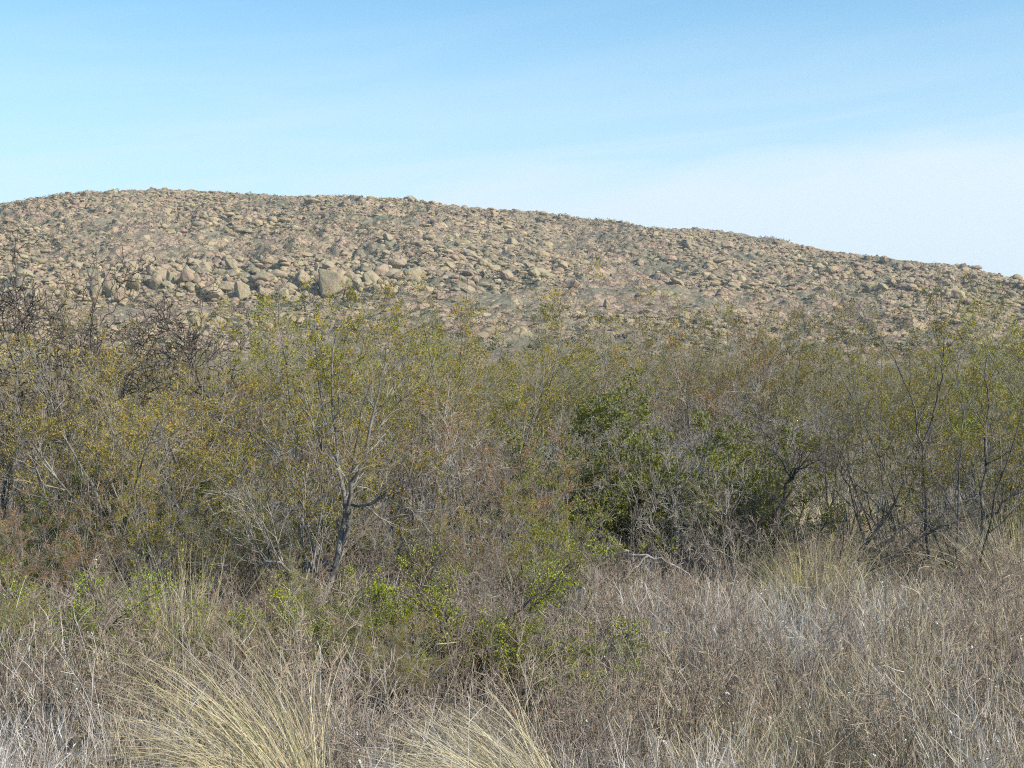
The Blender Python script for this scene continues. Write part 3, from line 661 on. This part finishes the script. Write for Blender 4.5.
th = 'thorny_shrub'
HAND = [
 ('thorn0', 338, 7.9, .85, 'small fresh green thorny shrub at the foot of the forked grey shrub', sh, th),
 ('thorn1', 62, 7.3, .95, 'small bright green thorny bush at the lower left edge', sh, th),
 ('thorn1', 262, 7.3, .7, 'dark low thorny bush behind the golden tussock', sh, th),
 ('thorn0', 640, 7.4, .45, 'faint green thorny bush right of the sprawling one', sh, th),
 ('thorn1', 556, 9.4, .9, 'yellow green thorny bush standing behind the sprawling one', sh, th),
 ('sprig0', 172, 8.2, 1.0, 'slender light green upright herb left of the forked shrub', 'plant', 'herb_plant'),
 ('sprig1', 178, 7.0, .75, 'light green herb rising out of the golden tussock', 'plant', 'herb_plant'),
 ('tusA', 300, 5.15, .92, 'big golden grass tussock arching up-left at the bottom left', 'grass tussock', 'grass_tussock'),
 ('tusB', 545, 5.15, .9, 'pale straw tussock swept to the left at the bottom centre', 'grass tussock', 'grass_tussock'),
 ('tusE', 175, 7.6, .95, 'thin pale upright tussock behind the big golden tussock', 'grass tussock', 'grass_tussock'),
 ('tusC', 816, 9.3, 1.0, 'yellow green tussock in the dry grass at the right centre', 'grass tussock', 'grass_tussock'),
 ('tusD', 936, 10.9, .9, 'pale tan tussock under the slanting limbs', 'grass tussock', 'grass_tussock'),
 ('tusE', 1014, 10.0, 1.0, 'tall straw tussock against the right edge of the view', 'grass tussock', 'grass_tussock'),
 ('tusC', 868, 14.5, 1.5, 'yellowish tussock seen through the slanting limbs', 'grass tussock', 'grass_tussock'),
 ('tusD', 838, 13.2, 1.2, 'straw tussock behind the hooked limb shrub', 'grass tussock', 'grass_tussock'),
 ('tusE', 905, 16.5, 1.6, 'faded straw tussock far behind the slanting limbs', 'grass tussock', 'grass_tussock'),
 ('zig0', 110, 12.0, .97, 'dark leafless zigzag shrub rising against the rocky hill on the left', sh, sh),
 ('zig1', 10, 11.6, .99, 'dark leafless zigzag shrub at the left edge, its tips on the hill', sh, sh),
 ('zig1', 205, 13.0, .88, 'smaller dark zigzag shrub behind the golden bushes', sh, sh),
 ('gold1', 52, 10.8, .94, 'golden bush in front of the edge zigzag shrub', sh, sh),
 ('gold0', 190, 11.0, .94, 'golden olive bush between the fan stemmed shrub and the forked shrub', sh, sh),
 ('rust0', 262, 11.6, 1.0, 'rusty brown tinged bush behind the left of the forked shrub', sh, sh),
 ('olive0', 350, 11.6, 1.2, 'tall olive shrub directly behind the forked shrub', sh, sh),
 ('rust1', 400, 11.0, .95, 'rust brown bush right of the forked shrub', sh, sh),
 ('rust0', 500, 10.6, .82, 'brown bush between the bleached limbs and the dark green bushes', sh, sh),
 ('olive2', 470, 12.6, 1.12, 'tall olive shrub behind the bleached limbs', sh, sh),
 ('olive1', 420, 13.6, .98, 'olive green bush, leafy, between two taller olive shrubs', sh, sh),
 ('dark0', 592, 11.8, 1.05, 'dense dark green bush, leftmost of the dark clump in the middle', sh, sh),
 ('dark1', 650, 12.0, 1.0, 'dense dark green bush in the middle of the dark clump', sh, sh),
 ('dark2', 716, 11.6, .95, 'dark green bush at the right end of the dark clump', sh, sh),
 ('dark0', 775, 12.2, .85, 'green leafy bush behind the hooked limb shrub', sh, sh),
 ('dead0', 690, 10.9, .85, 'pale dead twiggy shrub in front of the dark green clump', sh, sh),
 ('dead1', 738, 10.7, .75, 'low dead grey shrub left of the hooked limb shrub', sh, sh),
 ('bare0', 590, 13.6, 1.15, 'bare grey shrub behind the dark green clump', sh, sh),
 ('bare1', 670, 14.0, 1.1, 'bare grey leaning shrub above the dark green clump', sh, sh),
 ('bare2', 745, 14.2, 1.15, 'bare grey shrub rising behind the hooked limb', sh, sh),
 ('bare1', 800, 15.5, 1.1, 'thin bare shrub in the gap right of centre', sh, sh),
 ('sparse0', 905, 11.8, 1.0, 'dark stemmed shrub with a few olive tips crossing the pink slope', sh, sh),
 ('sparse1', 1008, 11.2, .86, 'tall dark stemmed shrub leaning out of the right edge', sh, sh),
 ('lime0', 920, 15.2, 1.06, 'yellow green leafy shrub behind the black stems', sh, sh),
 ('lime1', 985, 14.0, 1.02, 'yellow green leafy shrub at the right behind the open shrub', sh, sh),
 ('dark1', 1016, 11.6, .95, 'dark green bush low at the right edge', sh, sh),
 ('bare0', 985, 10.9, .6, 'grey twiggy bush around the foot of the black stems', sh, sh),
 ('dark2', 150, 11.0, .7, 'shaded green bush under the golden shrubs on the left', sh, sh),
 ('bare2', 215, 9.9, .72, 'low bare grey shrub with crooked limbs left of the forked shrub', sh, sh),
 ('bare0', 30, 9.6, .7, 'grey bare bush low on the left edge', sh, sh),
 ('dead1', 480, 9.9, .6, 'dry broken brush pile of stems at the centre', sh, sh),
 ('dull0', 545, 14.8, 1.1, 'pale grey green bush left above the dark clump', sh, sh),
 ('olive1', 640, 17.0, 1.2, 'rounded olive bush on the skyline of the thicket, right of centre', sh, sh),
 ('rust1', 705, 16.0, 1.36, 'brown olive bush beside the rounded olive bush', sh, sh),
 ('olive0', 752, 17.0, 1.25, 'olive bush third along the row right of centre', sh, sh),
 ('dull1', 815, 17.5, 1.2, 'grey olive bush in front of the pink slope', sh, sh),
 ('lime0', 522, 15.8, 1.0, 'pale green bush glowing between brown shrubs near the centre', sh, sh),
 ('dark0', 90, 10.4, .72, 'dark green low bush in shade under the fan stemmed golden shrub', sh, sh),
 ('dark1', 235, 10.3, .7, 'dark green low bush behind crooked grey limbs, left of the forked shrub', sh, sh),
 ('thorn0', 205, 7.6, .75, 'green speckled thorny bush between the herb and the forked shrub', sh, th),
 ('thorn1', 405, 8.1, .8, 'thin green thorny bush touching the left of the sprawling thorny shrub', sh, th),
 ('bare2', 555, 8.6, .5, 'small grey bare bush right behind the sprawling thorny shrub', sh, sh),
 ('dull0', 300, 7.9, .36, 'knee high dull green brush at the foot of the forked shrub', sh, sh),
 ('bare0', 190, 8.3, .45, 'small grey bare bush beside the slender light green herb', sh, sh),
 ('bare1', 480, 7.9, .42, 'tangle of grey twigs inside the sprawling thorny shrub', sh, sh),
 ('dull2', 130, 7.5, .34, 'knee high dull brush behind the big golden tussock', sh, sh),
 ('rust0', 385, 7.0, .3, 'low brown brush between the two big tussocks', sh, sh),
 ('dark2', 40, 9.3, .62, 'dark green low bush added for a darker gap at the left edge under the golden bush', sh, sh),  # added below the canopy to deepen the shadow gap here
 ('dark0', 560, 10.6, .72, 'dark green low bush added to deepen the shade at the left foot of the dark green clump', sh, sh),  # dark filler, put in so the gap reads as deep shade
 ('dark1', 330, 10.2, .6, 'dark green low bush added as shadow filler behind the trunk of the forked shrub', sh, sh),  # added to darken the space behind the trunk
 ('dark2', 420, 9.9, .5, 'dark low bush added to darken the gap at the foot of the bleached limbs', sh, sh),  # filler bush standing in for shadow under the limbs
 ('olive1', 20, 7.4, .3, 'knee high olive brush at the lower left edge', sh, sh),
 ('dark0', 100, 7.0, .34, 'knee high dark brush under the small bright green thorny bush', sh, sh),
 ('dark1', 330, 7.1, .36, 'knee high dark brush between the golden tussock and the green thorny shrub', sh, sh),
 ('rust1', 240, 7.0, .3, 'knee high brown brush right behind the golden tussock', sh, sh),
 ('olive2', 405, 6.6, .27, 'low olive brush just left of the pale straw tussock', sh, sh),
 ('dark2', 530, 7.2, .36, 'knee high dark brush under the right arm of the sprawling thorny shrub', sh, sh),
 ('thorn0', 590, 7.0, .55, 'olive green thorny brush under the right tip of the sprawling shrub', sh, th),
 ('rust1', 70, 9.0, .55, 'small rusty bush in front of the fan stemmed shrub', sh, sh),
 ('olive1', 170, 9.2, .52, 'small olive bush at the feet of the golden bushes', sh, sh),
 ('rust0', 12, 8.9, .5, 'small reddish brown bush at the very left edge above the grass', sh, sh),
 ('dull2', 250, 9.3, .5, 'small dull green bush among crooked grey limbs left of the forked shrub', sh, sh),
 ('rust1', 455, 9.0, .55, 'small brown bush directly behind the sprawling thorny shrub', sh, sh),
 ('olive0', 530, 9.6, .5, 'small olive bush in front of the left end of the dark green clump', sh, sh),
 ('bare1', 380, 9.2, .55, 'small grey bare bush right of the foot of the forked shrub', sh, sh),
 ('bare2', 120, 8.6, .42, 'small grey bare bush in the grass on the left', sh, sh),
 ('olive2', 300, 14.6, .98, 'olive bush behind the rusty one on the left', sh, sh),
 ('lime1', 398, 15.5, 1.0, 'green bush behind the forked shrub, right of its top', sh, sh),
]
for key, px_, Y_, s_, lab, cat, nm in HAND: place(key, *at(px_, Y_), lab, cat, nm, s_, 0 if key[:3] == 'tus' else None)
for i in range(3): proto(f'limby{i}', P_bare(1.55 + .1 * i, 7, .013, None, .8, dense=.67, zig=.16))
LSP = [(20, 10.2), (160, 10.4), (270, 10.2), (395, 10.1), (440, 11.5), (515, 11.6), (560, 10.9), (628, 11.0), (672, 11.2), (705, 12.6), (800, 11.6), (850, 12.0), (950, 11.4), (1005, 10.4), (610, 12.9), (340, 10.6), (220, 10.8)]
for j_, (px_, Y_) in enumerate(LSP):
    place(f'limby{j_ % 3}', *at(px_, Y_), 'pale limbed leafless shrub poking out between leafy shrubs of the front row', sh, sh, rng.uniform(.62, .95), group='pale limbed bare shrubs in the front row')
# low twiggy bushes in the foreground
tries = 0; cnt = 0; pts_ = []
while cnt < 100 and tries < 4000:
    tries += 1; Y_ = rng.uniform(5.6, 10.6); px_ = rng.uniform(-60, 1084)
    if px_ > 640 and rng.random() < .75: continue
    x, y = at(px_, Y_)
    if (340 < px_ < 640 or 20 < px_ < 110) and 6.0 < Y_ < 7.6 and rng.random() < .6: continue
    if min([math.hypot(x - a, y - b) for a, b in pts_ + [(-9, -9)]]) < .36: continue
    if math.hypot(x - at(300, 5.15)[0], y - 5.15) < .5 or math.hypot(x - at(545, 5.15)[0], y - 5.15) < .5: continue
    pts_.append((x, y)); cnt += 1
    place(f'twig{cnt % 6}', x, y, 'low grey twiggy dead bush in the dry grass of the foreground', 'bush', 'twiggy_bush', rng.uniform(.75, 1.15), group='low twiggy bushes in the foreground')
# the thicket behind
cnt = 0; tries = 0; back = []
while cnt < 230 and tries < 30000:
    tries += 1; Y_ = 12.8 + 62 * rng.random() ** 1.35; px_ = rng.uniform(-110, 1134); x, y = at(px_, Y_)
    if 830 < px_ < 920 and Y_ < 19: continue
    dmin = .9 + Y_ * .035
    if min([math.hypot(x - a, (y - b)) for a, b in back + SPOTS]) < dmin: continue
    back.append((x, y)); cnt += 1
    z_ = fbm(x * .12, y * .12, seed=8, oct=2)
    u_ = rng.random()
    if px_ < 330: key = random.choice(['gold0', 'gold1', 'olive0', 'olive1', 'rust0'])
    elif px_ < 560: key = random.choice(['olive0', 'olive2', 'rust1', 'dull0', 'lime0', 'olive1'])
    else: key = random.choice(['olive1', 'dull0', 'dull1', 'dull2', 'bare1', 'olive2', 'rust1'])
    if Y_ > 22: key = random.choice(['dull0', 'dull1', 'dull2', 'olive0', 'olive1', 'dull1', 'dull2', 'rust0'])
    sc_ = rng.uniform(.78, 1.08) * (1.04 if px_ < 560 else 1.2)
    if 780 < px_ < 900: sc_ *= .86
    place(key, x, y, 'dry olive grey bush in the thicket between the front shrubs and the hill', sh, sh, sc_, group='bushes of the thicket in front of the hill')

# ------------------------------------------------------------------ dry grass and herbs
CLEAR = [(270, 5.15, .42), (500, 5.05, .40), (470, 6.9, .72), (338, 7.7, .3), (62, 7.6, .3), (640, 7.2, .25), (816, 9.2, .3), (175, 7.4, .2)]
def field(n_, y0, y1, hmin, hmax, herb, seedk, wscale=1., pw=1., til=1.):
    g = Geo()
    Y = y0 + (y1 - y0) * rng.random(n_) ** pw; X = rng.uniform(-.42, .42, n_) * Y
    cl = fbm(X * 2.2, Y * 2.2, seed=seedk, oct=3); k = rng.random(n_) < np.clip(.5 + 1.1 * cl, .05, 1)
    k &= ~((X < .05 * Y) & (Y > 5.6) & (rng.random(n_) < .62)) | (Y > 12)
    for cx, cy, cr in CLEAR:
        ax, ay = at(cx, cy); k &= ~((((X - ax) / cr) ** 2 + ((Y - ay + .1) / (cr * 1.3)) ** 2 < 1) & (rng.random(n_) < .9))
    X, Y, cl = X[k], Y[k], cl[k]; n_ = len(X)
    Z = groundz(X, Y)
    hh = rng.uniform(hmin, hmax, n_) * (1 + .35 * fbm(X * .9, Y * .9, seed=seedk + 5, oct=2))
    hh = hh * np.where((Y > 9) & (Y < 13), .62, 1)
    wt = fbm(X * .8 + 9, Y * .8, seed=seedk + 9, oct=2) + .35 * sstep(0, 2, X)
    tilt = rng.normal(0, (.2 if herb else .28) * til, (n_, 2)) + np.array([-.05, 0])
    d = np.concatenate([tilt, np.ones((n_, 1))], 1)
    m = 6
    pts = grow(np.stack([X, Y, Z - .01], -1), d, hh, m, .07 if herb else .10, 0 if herb else -.03)
    grey = pick([(.54, .49, .46), (.45, .40, .37), (.68, .64, .61), (.27, .225, .20)], [4, 4, 2, 2], n_)
    tan = pick([(.55, .47, .34), (.47, .39, .27), (.67, .58, .44), (.28, .205, .14), (.42, .40, .18)], [4, 4, 2, 2, .7], n_)
    c = np.where((wt + rng.normal(0, .25, n_) > .12)[:, None], tan, grey)
    w = (rng.uniform(.0022, .0042, n_) * wscale)[:, None] * np.linspace(1, .4, m)
    g.ribbons(pts, w, c)
    kk = 4 if herb else 2
    p, dd, r, t = spawn(pts, w, kk, .35, .98, .5, .25)
    par = np.repeat(np.arange(n_), kk)
    br = grow(p, dd, rng.uniform(.04, .16, len(p)), 4, .15, .03)
    g.ribbons(br, np.tile(np.array([.0026, .0022, .0018, .0012]) * wscale, (len(p), 1)), c[par])
    if herb:
        sel = rng.random(len(p)) < .03; e = br[sel, -1]; q = len(e)
        for _ in range(4):
            g.leaves(e + rng.normal(size=(q, 3)) * .002, norm(rng.normal(size=(q, 3))), np.full(q, .007), np.full(q, .9), (.78, .78, .76))
    return g
ga = field(40000, 4.2, 12.5, .12, .36, False, 300, .8, pw=1.1)
gb = field(24000, 4.2, 12., .16, .46, True, 320, .8, pw=1.1)
gd_ = field(1700, 4.3, 9.5, .4, .72, True, 360, .75, 1., 2.2)
gc = field(16000, 12., 34., .2, .5, False, 340, 2.)
def merge(gs):
    G = Geo()
    for a in gs:
        for v, q, c, o_ in zip(a.v, a.q, a.c, np.cumsum([0] + [len(x) for x in a.v[:-1]])):
            G.v.append(v); G.q.append(q - o_ + G.n); G.c.append(c); G.n += len(v)
    return G
link('dry_grass', merge([ga, gc]).mesh('dry_grass', M_STRAW), kind='stuff', label='dry tan and grey grass covering the ground between the shrubs', category='grass')
link('dry_herbs', merge([gb, gd_]).mesh('dry_herbs', M_STRAW), kind='stuff', label='dead grey herb stalks with tiny white seed heads in the foreground', category='herbs')

# ------------------------------------------------------------------ camera, light, sky
cam = bpy.data.cameras.new('camera'); co = bpy.data.objects.new('camera', cam); COL.objects.link(co)
cam.sensor_width = 36; cam.lens = F / 1024 * 36; cam.clip_end = 6000; cam.clip_start = .1
co.location = (0, 0, CAMZ); co.rotation_euler = (math.radians(90) - math.atan((384 - YH) / F), 0, 0)
scene.camera = co
EL, AZ = math.radians(34), math.radians(118)          # azimuth clockwise from +Y
sd = np.array([math.sin(AZ) * math.cos(EL), math.cos(AZ) * math.cos(EL), math.sin(EL)])
sun = bpy.data.lights.new('sun', 'SUN'); sun.energy = 5; sun.angle = math.radians(.53); sun.color = (1, .925, .79)
so = bpy.data.objects.new('sun', sun); COL.objects.link(so)
from mathutils import Vector
so.rotation_euler = Vector(sd).to_track_quat('Z', 'Y').to_euler(); so.location = (40, -40, 60)
w = bpy.data.worlds.new('World'); scene.world = w; w.use_nodes = True
N = w.node_tree.nodes; L = w.node_tree.links; N.clear()
sky = N.new('ShaderNodeTexSky'); sky.sky_type = 'NISHITA'; sky.sun_disc = False; sky.sun_elevation = EL; sky.sun_rotation = AZ
sky.air_density = 1.0; sky.dust_density = .6; sky.ozone_density = 1.2
bg = N.new('ShaderNodeBackground'); bg.inputs[1].default_value = .125
gr = N.new('ShaderNodeMix'); gr.data_type = 'RGBA'; gr.blend_type = 'MULTIPLY'; gr.inputs[0].default_value = 1; gr.inputs[7].default_value = (.64, 1.05, 1.15, 1)
L.new(sky.outputs[0], gr.inputs[6]); L.new(gr.outputs[2], bg.inputs[0])
tc = N.new('ShaderNodeTexCoord'); sp = N.new('ShaderNodeSeparateXYZ'); L.new(tc.outputs['Generated'], sp.inputs[0])
def M(op, a, b=None, c=None):
    n = N.new('ShaderNodeMath'); n.operation = op
    for i, v in enumerate((a, b, c)):
        if v is None: continue
        if isinstance(v, (int, float)): n.inputs[i].default_value = v
        else: L.new(v, n.inputs[i])
    return n.outputs[0]
az = M('ARCTAN2', sp.outputs[0], sp.outputs[1]); el = sp.outputs[2]
def cn(sa, se, detail, dist, off):
    cb = N.new('ShaderNodeCombineXYZ')
    L.new(M('MULTIPLY', az, sa), cb.inputs[0]); L.new(M('MULTIPLY', M('ADD', el, M('MULTIPLY', az, -.10)), se), cb.inputs[1]); cb.inputs[2].default_value = off
    n = N.new('ShaderNodeTexNoise'); n.inputs['Scale'].default_value = 1; n.inputs['Detail'].default_value = detail; n.inputs['Distortion'].default_value = dist
    L.new(cb.outputs[0], n.inputs[0]); return n.outputs['Fac']
def mr(v, a, b, c, d, t='SMOOTHSTEP'):
    n = N.new('ShaderNodeMapRange'); n.interpolation_type = t
    L.new(v, n.inputs[0])
    for i, x in enumerate((a, b, c, d)): n.inputs[i + 1].default_value = x
    return n.outputs[0]
wob = M('MULTIPLY', M('SUBTRACT', cn(5, 40, 8, .8, 0), .5), .055)
line = M('ADD', M('MULTIPLY', az, .075), .150)
dv = M('SUBTRACT', M('ADD', el, wob), line)
veil = M('MULTIPLY', mr(dv, -.045, .030, 1, 0), mr(az, -.34, .0, .55, .97))
wisp = M('MULTIPLY', mr(cn(3.2, 34, 7, 1.0, 4.4), .40, .75, 0, .22), mr(el, .30, .10, 0, 1))
haze_ = mr(el, .32, .09, .0, .58)
mask = M('MAXIMUM', veil, M('ADD', wisp, haze_)); mask = M('MINIMUM', mask, 1.0)
cb = N.new('ShaderNodeBackground'); cb.inputs[0].default_value = (.775, .905, 1, 1); cb.inputs[1].default_value = .74
mx = N.new('ShaderNodeMixShader'); L.new(mask, mx.inputs[0]); L.new(bg.outputs[0], mx.inputs[1]); L.new(cb.outputs[0], mx.inputs[2])
wo = N.new('ShaderNodeOutputWorld'); L.new(mx.outputs[0], wo.inputs[0])
vs = scene.view_settings; vs.view_transform = 'Standard'; vs.look = 'None'; vs.gamma = 1; vs.use_curve_mapping = False; vs.exposure = .5
scene.cycles.max_bounces = 5; scene.cycles.diffuse_bounces = 2; scene.cycles.transmission_bounces = 3; scene.cycles.transparent_max_bounces = 4
scene.cycles.volume_bounces = 0
scene.cycles.use_denoising = False; scene.cycles.filter_width = 1.15

def haze():
    bm = bmesh.new(); bmesh.ops.create_cube(bm, size=1); me = bpy.data.meshes.new('haze'); bm.to_mesh(me); bm.free()
    o = link('haze', me, kind='stuff'); o.scale = (3300, 3300, 90); o.location = (0, 300, 42)
    m, nt, N_, L_ = new_mat('haze_air'); pv = N_.new('ShaderNodeVolumePrincipled'); pv.inputs['Color'].default_value = (.80, .90, 1, 1)
    pv.inputs['Density'].default_value = .00022; pv.inputs['Anisotropy'].default_value = .2
    out = N_.new('ShaderNodeOutputMaterial'); L_.new(pv.outputs[0], out.inputs['Volume']); me.materials.append(m)
haze()
